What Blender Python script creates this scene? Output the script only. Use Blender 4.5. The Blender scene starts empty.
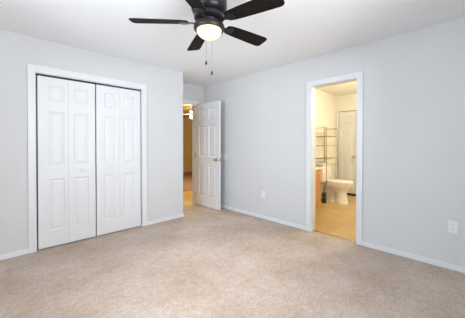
import bpy, bmesh, math
from mathutils import Vector, Matrix

S = bpy.context.scene
COL = S.collection
PI = math.pi
R = math.radians

# ------------------------------------------------------------------ camera
CAM_H = 1.22
cd = bpy.data.cameras.new('camera')
cam = bpy.data.objects.new('camera', cd)
COL.objects.link(cam)
cam.location = (0, 0, CAM_H)
YAW = 45.5                                    # heading, degrees from +X towards +Y
cam.rotation_euler = (R(89.45), 0, R(YAW - 90))
cd.sensor_width = 36
cd.lens = 36 * 247 / 465
cd.shift_y = -11.7 / 465
cd.clip_start = 0.02
S.camera = cam

# ------------------------------------------------------------------ world, daylight, exposure
S.view_settings.view_transform = 'Standard'
S.view_settings.look = 'None'
S.view_settings.gamma = 1
S.view_settings.use_curve_mapping = False
S.view_settings.exposure = 0.45

w = bpy.data.worlds.new('sky')
S.world = w
w.use_nodes = True
wn = w.node_tree.nodes
wl = w.node_tree.links
bg = wn['Background']
bg.inputs['Strength'].default_value = 1.2
bg.inputs['Color'].default_value = (0.80, 0.88, 1.0, 1)


def area(name, loc, rot, sx, sy, power, color):
    l = bpy.data.lights.new(name, 'AREA')
    l.shape = 'RECTANGLE'
    l.size, l.size_y = sx, sy
    l.energy = power
    l.color = color
    o = bpy.data.objects.new(name, l)
    o.location = loc
    o.rotation_euler = rot
    COL.objects.link(o)
    return o


def point(name, loc, power, color, radius=0.08):
    l = bpy.data.lights.new(name, 'POINT')
    l.energy = power
    l.color = color
    l.shadow_soft_size = radius
    o = bpy.data.objects.new(name, l)
    o.location = loc
    COL.objects.link(o)
    return o


# daylight entering by the two bedroom windows (behind the photographer)
area('daylight_south', (0.95, -1.25, 1.95), (R(66), 0, 0), 2.3, 1.3, 140, (0.96, 0.97, 1.0))
area('daylight_west', (-1.45, 1.5, 1.95), (R(66), 0, R(-90)), 2.3, 1.3, 124, (0.82, 0.91, 1.0))
# upward fill lights added outside the windows to brighten the ceiling
area('ceiling_fill_south', (0.95, -1.75, 0.45), (R(125), 0, 0), 3.2, 1.6, 215, (0.92, 0.96, 1.0))
area('ceiling_fill_west', (-1.95, 1.5, 0.45), (R(125), 0, R(-90)), 3.2, 1.6, 95, (0.90, 0.95, 1.0))
# bathroom lamp, then an unseen spot added to light the hall floor
point('bathroom_ceiling_lamp', (4.65, 1.0, 2.0), 41, (1.0, 0.86, 0.58), 0.18)
hl = bpy.data.lights.new('hall_fill_spot', 'SPOT')  # added fill without a fixture, aimed down to keep the door head unlit
hl.energy, hl.color, hl.spot_size, hl.spot_blend, hl.shadow_soft_size = 55, (1.0, 0.80, 0.46), R(100), 0.6, 0.06
hlo = bpy.data.objects.new('hall_fill_spot', hl)
hlo.location = (2.9, 4.95, 2.40)
COL.objects.link(hlo)


# ------------------------------------------------------------------ materials
def mat(name, color, rough=0.5, metal=0.0, noise=None, bump=None, emit=None, spec=0.5):
    """noise=(scale, amount): soft colour variation; bump=(scale, strength, distance)."""
    m = bpy.data.materials.new(name)
    m.use_nodes = True
    nt = m.node_tree
    b = nt.nodes['Principled BSDF']
    b.inputs['Base Color'].default_value = (*color, 1)
    b.inputs['Roughness'].default_value = rough
    b.inputs['Metallic'].default_value = metal
    b.inputs['Specular IOR Level'].default_value = spec
    tc = nt.nodes.new('ShaderNodeTexCoord')
    if noise:
        n = nt.nodes.new('ShaderNodeTexNoise')
        n.inputs['Scale'].default_value = noise[0]
        n.inputs['Detail'].default_value = 3
        nt.links.new(tc.outputs['Object'], n.inputs['Vector'])
        r = nt.nodes.new('ShaderNodeValToRGB')
        a = noise[1]
        r.color_ramp.elements[0].position = 0.3
        r.color_ramp.elements[1].position = 0.7
        r.color_ramp.elements[0].color = (*[c * (1 - a) for c in color], 1)
        r.color_ramp.elements[1].color = (*[min(1, c * (1 + a)) for c in color], 1)
        nt.links.new(n.outputs['Fac'], r.inputs['Fac'])
        nt.links.new(r.outputs['Color'], b.inputs['Base Color'])
    if bump:
        n2 = nt.nodes.new('ShaderNodeTexNoise')
        n2.inputs['Scale'].default_value = bump[0]
        n2.inputs['Detail'].default_value = 2
        nt.links.new(tc.outputs['Object'], n2.inputs['Vector'])
        bp = nt.nodes.new('ShaderNodeBump')
        bp.inputs['Strength'].default_value = bump[1]
        bp.inputs['Distance'].default_value = bump[2]
        nt.links.new(n2.outputs['Fac'], bp.inputs['Height'])
        nt.links.new(bp.outputs['Normal'], b.inputs['Normal'])
    if emit:
        b.inputs['Emission Color'].default_value = (*emit[0], 1)
        b.inputs['Emission Strength'].default_value = emit[1]
    return m


def carpet_mat():
    m = bpy.data.materials.new('carpet_beige')
    m.use_nodes = True
    nt = m.node_tree
    N, L = nt.nodes, nt.links
    b = N['Principled BSDF']
    b.inputs['Roughness'].default_value = 1.0
    b.inputs['Specular IOR Level'].default_value = 0.1
    tc = N.new('ShaderNodeTexCoord')

    def noise(scale, detail, rough=0.6):
        n = N.new('ShaderNodeTexNoise')
        n.inputs['Scale'].default_value = scale
        n.inputs['Detail'].default_value = detail
        n.inputs['Roughness'].default_value = rough
        L.new(tc.outputs['Object'], n.inputs['Vector'])
        return n
    big, fine, mid = noise(1.9, 6, 0.66), noise(70, 3), noise(20, 4)
    r1 = N.new('ShaderNodeValToRGB')
    e = r1.color_ramp.elements
    e[0].position, e[0].color = 0.33, (0.60, 0.465, 0.365, 1)
    e[1].position, e[1].color = 0.67, (0.77, 0.65, 0.57, 1)
    L.new(big.outputs['Fac'], r1.inputs['Fac'])

    def darken(src, n, lo):
        r = N.new('ShaderNodeValToRGB')
        r.color_ramp.elements[0].position = 0.3
        r.color_ramp.elements[0].color = (lo, lo, lo, 1)
        r.color_ramp.elements[1].position = 0.7
        r.color_ramp.elements[1].color = (1, 1, 1, 1)
        L.new(n.outputs['Fac'], r.inputs['Fac'])
        x = N.new('ShaderNodeMix')
        x.data_type = 'RGBA'
        x.blend_type = 'MULTIPLY'
        x.inputs[0].default_value = 1
        L.new(src, x.inputs[6])
        L.new(r.outputs['Color'], x.inputs[7])
        return x.outputs[2]
    c = darken(r1.outputs['Color'], mid, 0.80)
    c = darken(c, fine, 0.68)
    L.new(c, b.inputs['Base Color'])
    bp = N.new('ShaderNodeBump')
    bp.inputs['Strength'].default_value = 0.5
    bp.inputs['Distance'].default_value = 0.008
    L.new(fine.outputs['Fac'], bp.inputs['Height'])
    L.new(bp.outputs['Normal'], b.inputs['Normal'])
    return m


def tile_mat(name, c1, c2, grout, sx, sy):
    m = bpy.data.materials.new(name)
    m.use_nodes = True
    nt = m.node_tree
    N, L = nt.nodes, nt.links
    b = N['Principled BSDF']
    b.inputs['Roughness'].default_value = 0.35
    tc = N.new('ShaderNodeTexCoord')
    br = N.new('ShaderNodeTexBrick')
    br.inputs['Scale'].default_value = 1
    br.inputs['Brick Width'].default_value = sx
    br.inputs['Row Height'].default_value = sy
    br.inputs['Mortar Size'].default_value = 0.004
    br.inputs['Color1'].default_value = (*c1, 1)
    br.inputs['Color2'].default_value = (*c2, 1)
    br.inputs['Mortar'].default_value = (*grout, 1)
    L.new(tc.outputs['Object'], br.inputs['Vector'])
    n = N.new('ShaderNodeTexNoise')
    n.inputs['Scale'].default_value = 9
    n.inputs['Detail'].default_value = 4
    L.new(tc.outputs['Object'], n.inputs['Vector'])
    x = N.new('ShaderNodeMix')
    x.data_type = 'RGBA'
    x.blend_type = 'OVERLAY'
    x.inputs[0].default_value = 0.35
    L.new(br.outputs['Color'], x.inputs[6])
    L.new(n.outputs['Color'], x.inputs[7])
    bw = N.new('ShaderNodeMix')
    bw.data_type = 'RGBA'
    bw.inputs[0].default_value = 0.2
    L.new(br.outputs['Color'], bw.inputs[6])
    L.new(x.outputs[2], bw.inputs[7])
    L.new(bw.outputs[2], b.inputs['Base Color'])
    return m


def wood_mat(name, c1, c2, scale, rough=0.4, axis='Z', stretch=0.08, spec=0.5):
    m = bpy.data.materials.new(name)
    m.use_nodes = True
    nt = m.node_tree
    N, L = nt.nodes, nt.links
    b = N['Principled BSDF']
    b.inputs['Specular IOR Level'].default_value = spec
    b.inputs['Roughness'].default_value = rough
    tc = N.new('ShaderNodeTexCoord')
    mp = N.new('ShaderNodeMapping')
    sc = [scale, scale, scale]
    sc['XYZ'.index(axis)] = scale * stretch
    mp.inputs['Scale'].default_value = sc
    L.new(tc.outputs['Object'], mp.inputs['Vector'])
    n = N.new('ShaderNodeTexNoise')
    n.inputs['Scale'].default_value = 1
    n.inputs['Detail'].default_value = 5
    L.new(mp.outputs['Vector'], n.inputs['Vector'])
    r = N.new('ShaderNodeValToRGB')
    r.color_ramp.elements[0].position = 0.35
    r.color_ramp.elements[1].position = 0.65
    r.color_ramp.elements[0].color = (*c1, 1)
    r.color_ramp.elements[1].color = (*c2, 1)
    L.new(n.outputs['Fac'], r.inputs['Fac'])
    L.new(r.outputs['Color'], b.inputs['Base Color'])
    return m


def glass_mat():
    m = bpy.data.materials.new('window_glass')
    m.use_nodes = True
    nt = m.node_tree
    nt.nodes.clear()
    o = nt.nodes.new('ShaderNodeOutputMaterial')
    t = nt.nodes.new('ShaderNodeBsdfTransparent')
    g = nt.nodes.new('ShaderNodeBsdfGlossy')
    g.inputs['Roughness'].default_value = 0.02
    f = nt.nodes.new('ShaderNodeFresnel')
    x = nt.nodes.new('ShaderNodeMixShader')
    nt.links.new(f.outputs[0], x.inputs[0])
    nt.links.new(t.outputs[0], x.inputs[1])
    nt.links.new(g.outputs[0], x.inputs[2])
    nt.links.new(x.outputs[0], o.inputs[0])
    return m


M = dict(
    wall=mat('wall_paint_grey', (0.640, 0.649, 0.653), 0.85, noise=(2.0, 0.012), bump=(160, 0.08, 0.002), spec=0.2),
    ceiling=mat('ceiling_paint', (0.885, 0.895, 0.91), 0.95, bump=(90, 0.25, 0.003), spec=0.1),
    trim=mat('trim_white', (0.735, 0.755, 0.775), 0.4),
    door=mat('door_white', (0.735, 0.75, 0.765), 0.45, bump=(60, 0.02, 0.001)),
    carpet=carpet_mat(),
    bath_wall=mat('bathroom_paint', (0.82, 0.80, 0.75), 0.7),
    bath_floor=tile_mat('bathroom_vinyl', (0.55, 0.38, 0.17), (0.47, 0.31, 0.13), (0.38, 0.25, 0.11), 0.30, 0.30),
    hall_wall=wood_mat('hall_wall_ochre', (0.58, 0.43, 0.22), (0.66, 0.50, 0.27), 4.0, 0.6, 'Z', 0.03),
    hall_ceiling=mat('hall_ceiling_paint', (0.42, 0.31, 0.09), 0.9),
    hall_floor=wood_mat('hall_floor_golden', (0.52, 0.32, 0.07), (0.62, 0.40, 0.11), 9.0, 0.4, 'Y', 0.15),
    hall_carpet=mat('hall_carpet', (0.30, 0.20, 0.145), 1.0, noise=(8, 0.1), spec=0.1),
    dark=mat('closet_dark', (0.03, 0.03, 0.03), 0.8),
    fan_metal=mat('oil_rubbed_bronze', (0.008, 0.008, 0.010), 0.35, 0.0, spec=0.3),
    fan_blade=wood_mat('blade_dark_walnut', (0.006, 0.004, 0.003), (0.012, 0.008, 0.006), 30.0, 0.6, 'X', 0.06, 0.12),
    bronze=mat('light_kit_bronze', (0.016, 0.010, 0.007), 0.4, 0.0, spec=0.3),
    globe=mat('frosted_globe_glass', (0.66, 0.54, 0.36), 0.4, emit=((1.0, 0.78, 0.45), 0.72)),
    chain=mat('chain_steel', (0.35, 0.33, 0.32), 0.4, 0.8),
    black=mat('fob_black', (0.015, 0.013, 0.012), 0.4),
    brass=mat('brass', (0.62, 0.48, 0.26), 0.25, 1.0),
    plate=mat('plastic_white', (0.76, 0.77, 0.78), 0.35),
    slot=mat('slot_dark', (0.06, 0.06, 0.06), 0.6),
    ceramic=mat('white_ceramic', (0.86, 0.84, 0.80), 0.15),
    seat=mat('toilet_seat_plastic', (0.90, 0.89, 0.87), 0.25),
    chrome=mat('chrome', (0.8, 0.8, 0.8), 0.15, 1.0),
    rack=mat('rack_bronze', (0.42, 0.34, 0.20), 0.4, 0.6),
    oak=wood_mat('vanity_oak', (0.52, 0.23, 0.07), (0.64, 0.31, 0.11), 14.0, 0.4, 'Z', 0.1),
    counter=mat('counter_cream', (0.84, 0.78, 0.66), 0.3, noise=(14, 0.04)),
    brush=mat('brush_dark', (0.05, 0.05, 0.035), 0.6),
    glass=glass_mat(),
    whitefan=mat('white_enamel', (0.85, 0.82, 0.72), 0.4),
    halllamp=mat('hall_lamp_glass', (1, 0.9, 0.7), 0.4, emit=((1.0, 0.85, 0.50), 4.0)),
    soil=mat('outside_ground', (0.20, 0.24, 0.12), 1.0, noise=(3, 0.2)),
)


# ------------------------------------------------------------------ mesh helpers
def tag(o, label=None, cat=None, group=None, kind=None):
    if label:
        o['label'] = label
    if cat:
        o['category'] = cat
    if group:
        o['group'] = group
    if kind:
        o['kind'] = kind
    return o


def empty(name, loc, rotz=0, **k):
    o = bpy.data.objects.new(name, None)
    o.empty_display_size = 0.1
    o.location = loc
    o.rotation_euler = (0, 0, rotz)
    COL.objects.link(o)
    return tag(o, **k)


def obj(name, bm, m, parent=None, loc=None, smooth=False, label=None):
    bmesh.ops.recalc_face_normals(bm, faces=bm.faces)
    me = bpy.data.meshes.new(name)
    bm.to_mesh(me)
    bm.free()
    if smooth:
        for p in me.polygons:
            p.use_smooth = True
        me.set_sharp_from_angle(angle=R(40))
    me.materials.append(m)
    o = bpy.data.objects.new(name, me)
    COL.objects.link(o)
    if parent:
        o.parent = parent
    if loc:
        o.location = loc
    if label:
        o['label'] = label
    return o


def dup(root, loc=None, rotz=None):
    """copy of a thing with copies of its parts and sub-parts"""
    r = root.copy()
    COL.objects.link(r)
    if loc:
        r.location = loc
    if rotz is not None:
        r.rotation_euler = (0, 0, rotz)
    for ch in list(root.children):
        c = ch.copy()
        COL.objects.link(c)
        c.parent = r
        for g in list(ch.children):
            d = g.copy()
            COL.objects.link(d)
            d.parent = c
    return r


def box(bm, x0, x1, y0, y1, z0, z1, bev=0.0):
    vs = [bm.verts.new((x, y, z)) for x in (x0, x1) for y in (y0, y1) for z in (z0, z1)]
    idx = [(0, 1, 3, 2), (4, 6, 7, 5), (0, 4, 5, 1), (2, 3, 7, 6), (0, 2, 6, 4), (1, 5, 7, 3)]
    fs = [bm.faces.new([vs[i] for i in f]) for f in idx]
    if bev > 0:
        es = list({e for f in fs for e in f.edges})
        bmesh.ops.bevel(bm, geom=es, offset=bev, segments=2, profile=0.5, affect='EDGES')
    return bm


def boxes(*bs, bev=0.0):
    bm = bmesh.new()
    for b in bs:
        box(bm, *b, bev=bev)
    return bm


def lathe(bm, prof, seg=40, c=(0, 0), mtx=None):
    """prof: (radius, z) from one end to the other; closes at radius 0."""
    rings = []
    for r, z in prof:
        if r < 1e-6:
            v = [bm.verts.new((c[0], c[1], z))]
        else:
            v = [bm.verts.new((c[0] + r * math.cos(2 * PI * i / seg), c[1] + r * math.sin(2 * PI * i / seg), z)) for i in range(seg)]
        rings.append(v)
    for a, b in zip(rings, rings[1:]):
        for i in range(seg):
            j = (i + 1) % seg
            if len(a) == 1 and len(b) == 1:
                continue
            if len(a) == 1:
                bm.faces.new((a[0], b[j], b[i]))
            elif len(b) == 1:
                bm.faces.new((a[i], a[j], b[0]))
            else:
                bm.faces.new((a[i], a[j], b[j], b[i]))
    for rg in (rings[0], rings[-1]):
        if len(rg) > 1:
            bm.faces.new(rg)
    if mtx is not None:
        vs = [v for rg in rings for v in rg]
        bmesh.ops.transform(bm, matrix=mtx, verts=vs)
    return bm


def tube(bm, pts, r, seg=8):
    pts = [Vector(p) for p in pts]
    rings = []
    for i, p in enumerate(pts):
        d = (pts[min(i + 1, len(pts) - 1)] - pts[max(i - 1, 0)]).normalized()
        a = d.orthogonal().normalized() if i == 0 else (rings_a - d * rings_a.dot(d)).normalized()
        rings_a = a
        b = d.cross(a)
        rings.append([bm.verts.new(p + r * (math.cos(2 * PI * k / seg) * a + math.sin(2 * PI * k / seg) * b)) for k in range(seg)])
    for A, B in zip(rings, rings[1:]):
        for k in range(seg):
            j = (k + 1) % seg
            bm.faces.new((A[k], A[j], B[j], B[k]))
    bm.faces.new(rings[0])
    bm.faces.new(rings[-1])
    return bm


def loft(bm, secs, seg=32, power=2.0):
    """secs: (z, cx, cy, rx, ry_front, ry_back): egg-shaped horizontal rings."""
    rings = []
    for z, cx, cy, rx, ryf, ryb in secs:
        rg = []
        for i in range(seg):
            a = 2 * PI * i / seg
            c, s = math.cos(a), math.sin(a)
            ex = 2 / power
            x = math.copysign(abs(c) ** ex, c) * rx
            y = math.copysign(abs(s) ** ex, s) * (ryb if s > 0 else ryf)
            rg.append(bm.verts.new((cx + x, cy + y, z)))
        rings.append(rg)
    for A, B in zip(rings, rings[1:]):
        for k in range(seg):
            j = (k + 1) % seg
            bm.faces.new((A[k], A[j], B[j], B[k]))
    bm.faces.new(rings[0])
    bm.faces.new(rings[-1])
    return bm


def panel_leaf(wd, ht, th, cols, rows, depth=0.008):
    """Moulded door leaf: x 0..wd, z 0..ht, y -th/2..th/2; raised panels on both faces."""
    bm = bmesh.new()
    xs = sorted({0, wd, *[v for c in cols for v in c]})
    zs = sorted({0, ht, *[v for r in rows for v in r]})
    for sgn in (-1, 1):
        yf = sgn * th / 2
        for xa, xb in zip(xs, xs[1:]):
            for za, zb in zip(zs, zs[1:]):
                if (xa, xb) in cols and (za, zb) in rows:
                    prev = None
                    for ins, dy in ((0, 0), (0.010, depth), (0.020, depth), (0.040, depth * 0.25)):
                        y = yf - sgn * dy
                        rg = [bm.verts.new(p) for p in ((xa + ins, y, za + ins), (xb - ins, y, za + ins), (xb - ins, y, zb - ins), (xa + ins, y, zb - ins))]
                        if prev:
                            for k in range(4):
                                bm.faces.new((prev[k], prev[(k + 1) % 4], rg[(k + 1) % 4], rg[k]))
                        prev = rg
                    bm.faces.new(prev)
                else:
                    bm.faces.new([bm.verts.new(p) for p in ((xa, yf, za), (xb, yf, za), (xb, yf, zb), (xa, yf, zb))])
    # edges of the leaf, following the same cuts
    for x in (0, wd):
        for za, zb in zip(zs, zs[1:]):
            bm.faces.new([bm.verts.new(p) for p in ((x, -th / 2, za), (x, th / 2, za), (x, th / 2, zb), (x, -th / 2, zb))])
    for z in (0, ht):
        for xa, xb in zip(xs, xs[1:]):
            bm.faces.new([bm.verts.new(p) for p in ((xa, -th / 2, z), (xb, -th / 2, z), (xb, th / 2, z), (xa, th / 2, z))])
    bmesh.ops.remove_doubles(bm, verts=bm.verts, dist=1e-5)
    return bm


def struct(name, bm, m, label=None, cat=None, parent=None):
    o = obj(name, bm, m, parent)
    return tag(o, label, cat, kind='structure')


# ------------------------------------------------------------------ layout (metres)
H = 2.44
XW, YS = -0.90, -0.75          # west and south walls, behind the photographer
XE = 3.22                      # right wall
YL = 3.58                      # left wall (closet)
XC = 2.34                      # outside corner where the closet wall ends
YB = 4.12                      # wall with the entry door
T = 0.12
CX0, CX1, CZ = 0.377, 1.616, 2.040      # closet opening
BY0, BY1, BZ = 1.10, 1.695, 2.035      # bathroom opening
EX0, EX1, EZ = 2.27, 2.995, 2.025       # entry opening
XF, YF = 6.2, 2.60            # bathroom far wall / left wall
CW = 0.075                     # casing width
BBH = 0.056                    # baseboard height

# floors and ceilings
struct('floor', boxes((XW - T, XE + 0.06, YS - T, YB + 0.06, -0.1, 0)), M['carpet'], 'beige cut-pile carpet of the bedroom', 'floor')
struct('floor_bathroom', boxes((XE + 0.06, XF + T, 0.4, YF + T, -0.1, 0)), M['bath_floor'], 'golden tan vinyl tile floor inside the bathroom', 'floor')
struct('floor_hall', boxes((1.2, 8.5, YB + 0.06, 5.45, -0.1, 0)), M['hall_floor'], 'golden floor just outside the open entry door', 'floor')  # golden strip from the doorway to the brown carpet
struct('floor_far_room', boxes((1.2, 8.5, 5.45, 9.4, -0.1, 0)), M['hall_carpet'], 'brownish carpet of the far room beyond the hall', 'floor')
struct('ceiling', boxes((XW - T, XE + T, YS - T, YB + T, H, H + 0.1)), M['ceiling'], 'white bedroom ceiling', 'ceiling')
struct('ceiling_bathroom', boxes((XE + T, XF + T, 0.4, YF + T, H, H + 0.1)), M['bath_wall'], 'warm lit bathroom ceiling', 'ceiling')
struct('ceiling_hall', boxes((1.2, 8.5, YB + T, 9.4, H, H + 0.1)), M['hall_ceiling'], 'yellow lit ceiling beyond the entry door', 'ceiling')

# bedroom walls
struct('wall_left', boxes((XW - T, CX0 - 0.015, YL, YL + T, 0, H), (CX1 + 0.015, XC, YL, YL + T, 0, H), (CX0 - 0.015, CX1 + 0.015, YL, YL + T, CZ + 0.015, H)), M['wall'], 'pale grey wall around the white bifold closet', 'wall')
struct('wall_right', boxes((XE, XE + T, YS - T, BY0 - 0.015, 0, H), (XE, XE + T, BY1 + 0.015, YB, 0, H), (XE, XE + T, BY0 - 0.015, BY1 + 0.015, BZ + 0.015, H)), M['wall'], 'pale grey wall around the bathroom doorway', 'wall')
struct('wall_back', boxes((XW - T, EX0 - 0.015, YB, YB + T, 0, H), (EX1 + 0.015, XE + T, YB, YB + T, 0, H), (EX0 - 0.015, EX1 + 0.015, YB, YB + T, EZ + 0.015, H)), M['wall'], 'short grey wall above and beside the entry doorway', 'wall')
struct('wall_alcove', boxes((2.04, 2.15, YL + T, YB, 0, H)), M['wall'], 'closet side wall beside the entry door', 'wall')
SX0, SX1, SZ0, SZ1 = 0.0, 1.9, 0.85, 2.10
struct('wall_south', boxes((XW - T, SX0, YS - T, YS, 0, H), (SX1, XE, YS - T, YS, 0, H), (SX0, SX1, YS - T, YS, 0, SZ0), (SX0, SX1, YS - T, YS, SZ1, H)), M['wall'], 'grey wall with a window behind the photographer', 'wall')
WY0, WY1 = 0.55, 2.45
struct('wall_west', boxes((XW - T, XW, YS, WY0, 0, H), (XW - T, XW, WY1, YL, 0, H), (XW - T, XW, WY0, WY1, 0, SZ0), (XW - T, XW, WY0, WY1, SZ1, H)), M['wall'], 'grey wall with a window opposite the bathroom', 'wall')

# bathroom walls
LY1, LY0 = 2.535, 2.12        # linen door along the far wall
struct('wall_bathroom_left', boxes((XE + T, XF + T, YF, YF + T, 0, H)), M['bath_wall'], 'cream bathroom wall behind the toilet and rack', 'wall')
struct('wall_bathroom_far', boxes((XF, XF + T, 0.4, LY0 - 0.01, 0, H), (XF, XF + T, LY1 + 0.01, YF, 0, H), (XF, XF + T, LY0 - 0.01, LY1 + 0.01, 2.045, H), (XF + T, XF + T + 0.02, LY0 - 0.1, LY1 + 0.1, 0, 2.1)), M['bath_wall'], 'cream far wall of the bathroom with a narrow door', 'wall')
struct('wall_bathroom_right', boxes((XE + T, XF, 0.4, 0.5, 0, H)), M['bath_wall'], 'cream right wall of the bathroom', 'wall')

# far room walls
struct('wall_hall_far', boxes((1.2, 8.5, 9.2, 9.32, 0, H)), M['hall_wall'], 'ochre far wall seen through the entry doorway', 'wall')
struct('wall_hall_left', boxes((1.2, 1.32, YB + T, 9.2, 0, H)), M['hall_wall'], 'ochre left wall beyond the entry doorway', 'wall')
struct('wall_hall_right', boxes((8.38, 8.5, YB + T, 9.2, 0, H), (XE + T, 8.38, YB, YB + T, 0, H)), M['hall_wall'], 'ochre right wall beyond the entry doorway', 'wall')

# ------------------------------------------------------------------ trim and baseboards
TK = 0.017


def casing_x(name, x0, x1, z1, y, side, label):
    """casing on a wall of constant y; side -1 = on the smaller-y face"""
    a, b = sorted((y, y + side * TK))
    e = 0.006
    bm = bmesh.new()
    box(bm, x0 - CW, x0 - e, a, b, 0, z1 + CW + 0.012, 0.004)
    box(bm, x1 + e, x1 + CW, a, b, 0, z1 + CW + 0.012, 0.004)
    box(bm, x0 - e - 0.004, x1 + e + 0.004, a, b, z1 + e, z1 + CW + 0.012, 0.004)
    ya, yb = sorted((y - side * T, y))
    box(bm, x0 - 0.015, x0, ya, yb, 0, z1 + 0.015)
    box(bm, x1, x1 + 0.015, ya, yb, 0, z1 + 0.015)
    box(bm, x0, x1, ya, yb, z1, z1 + 0.015)
    return struct(name, bm, M['trim'], label, 'door trim')


def casing_y(name, y0, y1, z1, x, side, label):
    a, b = sorted((x, x + side * TK))
    e = 0.006
    bm = bmesh.new()
    box(bm, a, b, y0 - CW, y0 - e, 0, z1 + CW, 0.004)
    box(bm, a, b, y1 + e, y1 + CW, 0, z1 + CW, 0.004)
    box(bm, a, b, y0 - e - 0.004, y1 + e + 0.004, z1 + e, z1 + CW, 0.004)
    xa, xb = sorted((x - side * T, x))
    box(bm, xa, xb, y0 - 0.015, y0, 0, z1 + 0.015)
    box(bm, xa, xb, y1, y1 + 0.015, 0, z1 + 0.015)
    box(bm, xa, xb, y0, y1, z1, z1 + 0.015)
    return struct(name, bm, M['trim'], label, 'door trim')


casing_x('trim_1', CX0, CX1, CZ, YL, -1, 'white casing framing the bifold closet')
casing_y('trim_2', BY0, BY1, BZ, XE, -1, 'white casing framing the bathroom doorway')
casing_x('trim_3', EX0, EX1, EZ, YB, -1, 'white casing framing the open entry doorway')
bmx = bmesh.new()
box(bmx, XF - TK, XF, LY0 - 0.065, LY0 - 0.004, 0, 2.11, 0.004)
box(bmx, XF - TK, XF, LY1 + 0.004, LY1 + 0.060, 0, 2.11, 0.004)
box(bmx, XF - TK - 0.004, XF, LY0 - 0.004, LY1 + 0.004, 2.043, 2.11, 0.004)
struct('trim_4', bmx, M['trim'], 'white casing around the narrow bathroom door', 'door trim')


def base(name, segs, label):
    """segs: x0,x1,y0,y1 board footprints"""
    bm = bmesh.new()
    for s in segs:
        box(bm, *s, 0, BBH, 0.004)
    struct(name, bm, M['trim'], label, 'baseboard')


BT = 0.013
base('baseboard_left', [(XW, CX0 - CW, YL - BT, YL), (CX1 + CW, XC + BT, YL - BT, YL), (XC, XC + BT, YL, YL + T)], 'white baseboard along the closet wall')
base('baseboard_right', [(XE - BT, XE, YS, BY0 - CW), (XE - BT, XE, BY1 + CW, YB)], 'white baseboard along the right wall')
base('baseboard_back', [(EX1 + CW, XE - BT, YB - BT, YB)], 'white baseboard behind the open door')
base('baseboard_south', [(XW + BT, XE - BT, YS, YS + BT)], 'white baseboard under the rear window')
base('baseboard_west', [(XW, XW + BT, YS, YL - BT)], 'white baseboard under the side window')
base('baseboard_bathroom', [(4.43, XF, YF - BT, YF), (XF - BT, XF, 0.5, LY0 - 0.066)], 'white baseboard in the bathroom')
struct('trim_5', boxes((XE + 0.035, XE + 0.085, BY0, BY1, 0, 0.006), bev=0.002), M['brass'], 'thin brass strip where carpet meets bathroom floor', 'threshold strip')
struct('trim_6', boxes((CX0, CX1, YL + 0.012, YL + 0.06, CZ - 0.022, CZ)), M['dark'], 'dark sliding track above the closet doors', 'door track')


# windows behind the photographer
def window(name, loc, rotz, wd, z0, z1, label):
    w_ = empty(name, loc, rotz, label=label, cat='window', kind='structure')
    f = 0.05
    ht = z1 - z0
    bm = boxes((0, wd, -0.05, 0.0, 0, f), (0, wd, -0.05, 0.0, ht - f, ht), (0, f, -0.05, 0, f, ht - f), (wd - f, wd, -0.05, 0, f, ht - f),
               (wd / 2 - 0.03, wd / 2 + 0.03, -0.05, 0, f, ht - f), bev=0.003)
    obj('window_frame', bm, M['trim'], w_)
    obj('pane', boxes((f, wd / 2 - 0.03, -0.03, -0.026, f, ht - f)), M['glass'], w_)
    obj('pane', boxes((wd / 2 + 0.03, wd - f, -0.03, -0.026, f, ht - f)), M['glass'], w_)
    obj('window_sill', boxes((-0.04, wd + 0.04, 0.06, 0.13, -0.02, 0.0), bev=0.004), M['trim'], w_)
    return w_


window('window_1', (SX0, YS - 0.06, SZ0), 0, SX1 - SX0, SZ0, SZ1, 'two-pane white window in the wall behind the photographer')
window('window_2', (XW - 0.06, WY1, SZ0), R(-90), WY1 - WY0, SZ0, SZ1, 'two-pane white window in the wall opposite the bathroom')


# ------------------------------------------------------------------ doors
def knob_bm(r=0.026, reach=0.06, rose=0.031):
    """round knob along -y from the door face"""
    bm = bmesh.new()
    prof = [(0, 0), (rose, 0), (rose, 0.004), (rose * 0.8, 0.009), (r * 0.45, 0.012), (r * 0.40, reach - r * 1.35), (r * 0.85, reach - r * 1.1),
            (r, reach - r * 0.6), (r * 0.95, reach - r * 0.25), (r * 0.6, reach - 0.003), (0, reach)]
    lathe(bm, prof, 24, mtx=Matrix.Rotation(R(90), 4, 'X'))
    return bm


# bifold closet: two folding pairs
lw = (CX1 - CX0 - 0.040) / 4          # leaf width
LZ0, LH = 0.014, CZ - 0.026 - 0.012
ROWS = [(0.19, 0.80), (0.965, 1.60), (1.72, 1.905)]


def bifold(name, x0, knob_leaf, label):
    d = empty(name, (x0, YL + 0.019, LZ0), label=label, cat='closet door', kind='structure')
    for k in (0, 1):
        lf = obj('door_leaf', panel_leaf(lw - 0.002, LH, 0.028, [(0.100, lw - 0.042) if k == 0 else (0.058, lw - 0.082)], ROWS), M['door'], d, (k * lw, 0, 0))
        if k == knob_leaf:      # centred on the leaf's panels
            obj('knob', knob_bm(0.017, 0.030, 0.014), M['plate'], lf, (lw / 2, -0.014, 0.885))
    return d


bifold('door_1', CX0 + 0.016, 1, 'left pair of white bifold closet doors, knob on its right leaf')
bifold('door_2', CX0 + 0.028 + 2 * lw, 0, 'right pair of white bifold closet doors, knob on its left leaf')

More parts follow.
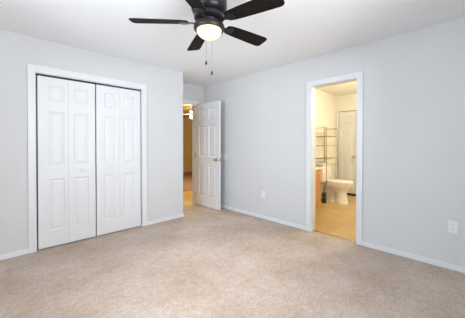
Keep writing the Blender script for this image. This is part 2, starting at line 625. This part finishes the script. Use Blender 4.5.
# entry door, swung open 90 degrees into the bedroom, parallel to the right wall
ew = 0.715
d = empty('door_3', (EX1 + 0.022, YB - 0.004, 0.015), R(-90), label='open white six-panel entry door with brass knob', cat='door', kind='structure')
ROW6 = [(0.20, 0.80), (0.98, 1.58), (1.70, 1.91)]
lf = obj('door_leaf', panel_leaf(ew, 2.02, 0.035, [(0.105, 0.305), (0.41, 0.61)], ROW6, 0.011), M['door'], d)
obj('door_knob', knob_bm(), M['brass'], d, (ew - 0.065, -0.0175, 0.93), label='polished brass door knob')
kb = obj('door_knob', knob_bm(), M['brass'], d, (ew - 0.065, 0.0175, 0.93), label='polished brass door knob on the wall side')
kb.rotation_euler = (0, 0, PI)
obj('latch_plate', boxes((ew, ew + 0.0015, -0.012, 0.012, 0.90, 0.96)), M['brass'], d)
for hz in (0.2, 1.0, 1.8):
    hb = bmesh.new()
    lathe(hb, [(0, hz - 0.045), (0.006, hz - 0.045), (0.006, hz + 0.045), (0, hz + 0.045)], 10, (-0.002, -0.022))
    obj('hinge', hb, M['brass'], d)

# narrow bathroom door on the far wall, dark gap at its foot
d4 = empty('door_4', (XF + 0.03, LY1, 0.05), R(-90), label='narrow white panelled door on the far bathroom wall', cat='door', kind='structure')
lw4 = LY1 - LY0
obj('door_leaf', panel_leaf(lw4, 1.985, 0.035, [(0.075, lw4 - 0.075)], [(0.17, 0.78), (0.94, 1.56), (1.68, 1.88)], 0.011), M['door'], d4)
obj('door_knob', knob_bm(), M['brass'], d4, (lw4 - 0.055, -0.0175, 0.895))
struct('trim_gap_shade', boxes((XF + 0.012, XF + T, LY0, LY1, 0, 0.035)), M['brush'], 'dark strip painted in for the shaded gap under the narrow bathroom door', 'gap shade')  # dark colour stands in for the shade of the gap


# ------------------------------------------------------------------ ceiling fan
fan = empty('ceiling_fan', (1.2485, 1.5345, H), label='dark five-blade ceiling fan with glowing bowl light', cat='ceiling fan')
bm = bmesh.new()
lathe(bm, [(0, 0), (0.135, 0), (0.142, -0.006), (0.142, -0.075), (0.138, -0.085), (0.142, -0.095), (0.140, -0.150), (0.128, -0.175), (0.105, -0.187), (0, -0.187)], 48)
obj('motor_housing', bm, M['fan_metal'], fan, smooth=True)
bm = bmesh.new()
lathe(bm, [(0, -0.187), (0.112, -0.187), (0.118, -0.195), (0.118, -0.222), (0.108, -0.232), (0.075, -0.236), (0.070, -0.262), (0.066, -0.266), (0, -0.266)], 48)
obj('flywheel_hub', bm, M['fan_metal'], fan, smooth=True)
lk = empty_kit = None
bm = bmesh.new()
lathe(bm, [(0, -0.258), (0.072, -0.258), (0.104, -0.262), (0.117, -0.270), (0.122, -0.284), (0.121, -0.303), (0.115, -0.311), (0.099, -0.312), (0, -0.305)], 48)
kit = obj('light_kit', bm, M['bronze'], fan, smooth=True)
bm = bmesh.new()
prof = [(0.098, -0.308)]
for k in range(1, 11):
    a = k / 10 * PI / 2
    prof.append((0.0985 * math.cos(a), -0.310 - 0.072 * math.sin(a)))
prof[-1] = (0, -0.382)
lathe(bm, prof, 40)
obj('globe', bm, M['globe'], kit, smooth=True, label='glowing frosted glass bowl')


def blade_bm():
    bm = bmesh.new()
    r0, r1 = 0.165, 0.612
    pts = []
    # outline: rounded root, widening board, rounded corners at tip
    up = [(r0, 0.028), (r0 + 0.012, 0.042), (r0 + 0.04, 0.051), (r0 + 0.12, 0.057), (r0 + 0.27, 0.064), (r1 - 0.035, 0.068), (r1 - 0.014, 0.063), (r1 - 0.003, 0.050), (r1, 0.036)]
    pts = up + [(x, -y) for x, y in reversed(up)]
    th = 0.006
    a = [bm.verts.new((x, y, -th / 2)) for x, y in pts]
    b = [bm.verts.new((x, y, th / 2)) for x, y in pts]
    bm.faces.new(a)
    bm.faces.new(b)
    for k in range(len(pts)):
        j = (k + 1) % len(pts)
        bm.faces.new((a[k], a[j], b[j], b[k]))
    return bm


def iron_bm():
    bm = bmesh.new()
    up = [(0.085, 0.016), (0.125, 0.013), (0.150, 0.012), (0.170, 0.022), (0.185, 0.036), (0.205, 0.040), (0.222, 0.034), (0.235, 0.014)]
    pts = up + [(x, -y) for x, y in reversed(up)]
    a = [bm.verts.new((x, y, -0.0115)) for x, y in pts]
    b = [bm.verts.new((x, y, -0.0040)) for x, y in pts]
    bm.faces.new(a)
    bm.faces.new(b)
    for k in range(len(pts)):
        j = (k + 1) % len(pts)
        bm.faces.new((a[k], a[j], b[j], b[k]))
    return bm


BLADE_Z = -0.25
FAN_A = 66.5
bl0 = obj('blade', blade_bm(), M['fan_blade'], fan)
ir0 = obj('blade_iron', iron_bm(), M['fan_metal'], bl0)
for k in range(5):
    bl = bl0 if k == 0 else bl0.copy()
    if k:
        COL.objects.link(bl)
        ir = ir0.copy()
        COL.objects.link(ir)
        ir.parent = bl
    bl.matrix_local = Matrix.Translation((0, 0, BLADE_Z)) @ Matrix.Rotation(R(FAN_A + 72 * k), 4, 'Z') @ Matrix.Rotation(R(-13), 4, 'X')


def chain(dx, dy, z0, z1):
    c = bmesh.new()
    tube(c, [(dx, dy, z0), (dx, dy, z1)], 0.0016, 6)
    co = obj('pull_chain', c, M['chain'], fan)
    f = bmesh.new()
    lathe(f, [(0, z1 + 0.006), (0.004, z1 + 0.004), (0.0085, z1 - 0.006), (0.0095, z1 - 0.020), (0.006, z1 - 0.029), (0, z1 - 0.031)], 14, (dx, dy))
    obj('chain_fob', f, M['black'], co, smooth=True, label='black chain fob')


fwd = Vector((math.cos(R(YAW)), math.sin(R(YAW))))
rgt = Vector((math.sin(R(YAW)), -math.cos(R(YAW))))
p1 = rgt * -0.036 + fwd * 0.116
p2 = rgt * 0.012 + fwd * 0.112
chain(p1.x, p1.y, -0.29, -0.517)
chain(p2.x, p2.y, -0.29, -0.602)


# ------------------------------------------------------------------ outlets and switch on the right wall
def duplex(loc, label):
    o = empty('wall_outlet', loc, R(-90), label=label, cat='outlet')
    obj('cover_plate', boxes((-0.036, 0.036, -0.006, 0, -0.058, 0.058), bev=0.0025), M['plate'], o)
    for zc in (-0.021, 0.021):
        f = bmesh.new()
        lathe(f, [(0, 0.006), (0.0165, 0.006), (0.0165, 0.009), (0, 0.009)], 20, mtx=Matrix.Translation((0, 0, zc)) @ Matrix.Rotation(R(90), 4, 'X'))
        rc = obj('receptacle', f, M['plate'], o)
        obj('socket_slots', boxes((-0.007, -0.005, -0.0096, -0.0088, zc - 0.003, zc + 0.006), (0.005, 0.007, -0.0096, -0.0088, zc - 0.003, zc + 0.006), (-0.002, 0.002, -0.0096, -0.0088, zc - 0.010, zc - 0.006)), M['slot'], rc)
    return o


duplex((XE, 2.55, 0.40), 'white wall outlet on the right wall between entry door and bathroom')
duplex((XE, 0.205, 0.42), 'white wall outlet low on the right wall, at the picture\'s right edge')
sw = empty('light_switch', (XE, 3.475, 1.0), R(-90), label='white double light switch on the right wall beside the open door', cat='light switch')
obj('cover_plate', boxes((-0.058, 0.058, -0.006, 0, -0.058, 0.058), bev=0.0025), M['plate'], sw)
for xc in (-0.023, 0.023):
    obj('toggle', boxes((xc - 0.005, xc + 0.005, -0.016, -0.005, -0.004, 0.014), bev=0.0015), M['plate'], sw)

# ------------------------------------------------------------------ bathroom things
TX = 5.26
wc = empty('toilet', (TX, YF - 0.005, 0), label='white toilet with closed lid against the bathroom wall', cat='toilet')
# local: y = 0 at the wall, negative towards the room
bm = bmesh.new()
loft(bm, [(0.0, 0, -0.50, 0.118, 0.150, 0.14), (0.03, 0, -0.50, 0.112, 0.143, 0.135), (0.10, 0, -0.50, 0.095, 0.125, 0.12), (0.20, 0, -0.49, 0.095, 0.120, 0.12),
          (0.255, 0, -0.46, 0.115, 0.160, 0.17), (0.29, 0, -0.43, 0.145, 0.225, 0.22), (0.33, 0, -0.41, 0.170, 0.280, 0.25), (0.38, 0, -0.41, 0.182, 0.303, 0.25), (0.40, 0, -0.41, 0.180, 0.300, 0.25)], 36, 2.2)
obj('bowl', bm, M['ceramic'], wc, smooth=True)
bm = bmesh.new()
loft(bm, [(0.0, 0, -0.30, 0.105, 0.16, 0.16), (0.03, 0, -0.30, 0.095, 0.16, 0.15), (0.08, 0, -0.30, 0.060, 0.16, 0.13), (0.20, 0, -0.28, 0.055, 0.17, 0.11), (0.34, 0, -0.26, 0.085, 0.15, 0.12)], 28, 2.2)
obj('trapway', bm, M['ceramic'], wc, smooth=True)
bm = bmesh.new()
loft(bm, [(0.40, 0, -0.42, 0.183, 0.308, 0.20), (0.404, 0, -0.42, 0.187, 0.312, 0.20), (0.418, 0, -0.42, 0.187, 0.312, 0.20), (0.421, 0, -0.42, 0.184, 0.309, 0.20)], 36, 2.2)
obj('toilet_seat', bm, M['seat'], wc, smooth=True)
bm = bmesh.new()
loft(bm, [(0.422, 0, -0.42, 0.184, 0.308, 0.205), (0.426, 0, -0.42, 0.188, 0.313, 0.207), (0.438, 0, -0.42, 0.186, 0.310, 0.206), (0.446, 0, -0.42, 0.165, 0.285, 0.19)], 36, 2.2)
obj('toilet_lid', bm, M['seat'], wc, smooth=True)
bm = boxes((-0.215, 0.215, -0.205, -0.02, 0.40, 0.735), bev=0.022)
obj('tank', bm, M['ceramic'], wc, smooth=True)
obj('tank_lid', boxes((-0.225, 0.225, -0.215, -0.015, 0.735, 0.768), bev=0.01), M['ceramic'], wc, smooth=True)
bm = bmesh.new()
tube(bm, [(-0.16, -0.205, 0.68), (-0.16, -0.222, 0.68), (-0.10, -0.226, 0.672)], 0.007, 8)
obj('flush_lever', bm, M['chrome'], wc, label='chrome flush lever')

wc.scale = (1, 1, 1.06)
# over-toilet rack of thin metal
RX0, RX1, RY0, RY1 = -0.275, 0.275, -0.315, -0.025
rk = empty('bathroom_rack', (TX - 0.01, YF, 0), label='thin bronze metal shelf rack standing over the toilet tank', cat='shelf rack')
for xs in (RX0, RX1):
    for ys in (RY0, RY1):
        bm = bmesh.new()
        tube(bm, [(xs, ys, 0), (xs, ys, 1.58)], 0.009, 10)
        obj('post', bm, M['rack'], rk)
for zs in (0.93, 1.205, 1.405):
    bm = bmesh.new()
    for ys in (RY0, RY1):
        tube(bm, [(RX0, ys, zs), (RX1, ys, zs)], 0.007, 8)
    for xs in (RX0, RX1):
        tube(bm, [(xs, RY0, zs), (xs, RY1, zs)], 0.007, 8)
    for k in range(1, 7):
        yy = RY0 + (RY1 - RY0) * k / 7
        tube(bm, [(RX0, yy, zs), (RX1, yy, zs)], 0.0028, 6)
    obj('shelf', bm, M['rack'], rk)
for xs in (RX0, RX1):
    bm = bmesh.new()
    tube(bm, [(xs, RY0, 1.58), (xs, RY1, 1.58)], 0.009, 8)
    for k in range(1, 5):
        yy = RY0 + (RY1 - RY0) * k / 5
        tube(bm, [(xs, yy, 1.40), (xs, yy, 1.58)], 0.0022, 6)
    obj('end_frame', bm, M['rack'], rk)
    for zs in (0.78, 0.12):
        bm = bmesh.new()
        tube(bm, [(xs, RY0, zs), (xs, RY1, zs)], 0.006, 8)
        obj('side_bar', bm, M['rack'], rk)
for zs in (1.48, 0.85):
    bm = bmesh.new()
    tube(bm, [(RX0, RY1, zs), (RX1, RY1, zs)], 0.006, 8)
    obj('back_rail', bm, M['rack'], rk)

# vanity
VX0, VX1, VY0 = XE + T + 0.02, 4.38, YF - 0.48
vn = empty('vanity_cabinet', ((VX0 + VX1) / 2, YF, 0), label='orange oak bathroom vanity with pale top beside the doorway', cat='vanity cabinet')
vw = (VX1 - VX0) / 2
vd = VY0 - YF
obj('cabinet_body', boxes((-vw, vw, vd, -0.002, 0.10, 0.77), (-vw + 0.002, vw - 0.002, vd + 0.07, -0.002, 0.0, 0.10), bev=0.002), M['oak'], vn)
for a, b in ((-vw + 0.04, -0.01), (0.01, vw - 0.04)):
    pl = panel_leaf(b - a, 0.56, 0.018, [(0.055, b - a - 0.055)], [(0.055, 0.505)], 0.006)
    dr = obj('cabinet_door', pl, M['oak'], vn, (a, vd - 0.010, 0.15))
    kx = (b - a) - 0.03 if a < -0.1 else 0.03
    obj('door_pull', knob_bm(0.013, 0.025, 0.010), M['brass'], dr, (kx, -0.009, 0.50))
obj('countertop', boxes((-vw - 0.01, vw + 0.015, vd - 0.025, -0.002, 0.77, 0.805), (-vw - 0.01, vw + 0.015, -0.022, -0.002, 0.805, 0.89), bev=0.006), M['counter'], vn, label='pale cream countertop with backsplash')

# toilet brush in its holder
tb = empty('toilet_brush', (5.04, 2.365, 0), label='dark toilet brush in holder on the floor beside the toilet and rack leg', cat='toilet brush')
bm = bmesh.new()
lathe(bm, [(0, 0), (0.048, 0), (0.052, 0.01), (0.040, 0.13), (0.046, 0.14), (0.042, 0.145), (0.03, 0.14), (0, 0.12)], 24)
obj('holder', bm, M['brush'], tb, smooth=True)
bm = bmesh.new()
lathe(bm, [(0, 0.125), (0.03, 0.135), (0.045, 0.16), (0.045, 0.20), (0.03, 0.225), (0.008, 0.235), (0, 0.236)], 20)
obj('brush_head', bm, M['brush'], tb, smooth=True)
bm = bmesh.new()
tube(bm, [(0, 0, 0.22), (0, 0, 0.34)], 0.008, 8)
obj('handle', bm, M['brush'], tb)

# ------------------------------------------------------------------ lit white fan in the far room
hf = empty('far_ceiling_fan', (4.39, 6.22, H), label='white ceiling fan with lit lamp in the room beyond the entry door', cat='ceiling fan')
bm = bmesh.new()
lathe(bm, [(0, 0), (0.06, 0), (0.06, -0.03), (0.015, -0.05), (0.015, -0.23), (0.06, -0.25), (0.07, -0.30), (0.05, -0.325), (0, -0.325)], 32)
obj('motor_housing', bm, M['whitefan'], hf, smooth=True)
bm = bmesh.new()
lathe(bm, [(0.048, -0.324), (0.065, -0.345), (0.062, -0.385), (0.035, -0.415), (0, -0.42)], 28)
obj('globe', bm, M['halllamp'], hf, smooth=True, label='glowing lamp bowl')
for k in range(5):
    bm = bmesh.new()
    box(bm, 0.12, 0.62, -0.06, 0.06, -0.004, 0.004, 0.002)
    b_ = obj('blade', bm, M['whitefan'], hf)
    b_.matrix_local = Matrix.Translation((0, 0, -0.27)) @ Matrix.Rotation(R(20 + 72 * k), 4, 'Z') @ Matrix.Rotation(R(-10), 4, 'X')
point('far_room_lamp', (4.33, 6.25, 1.93), 85, (1.0, 0.80, 0.50), 0.08)
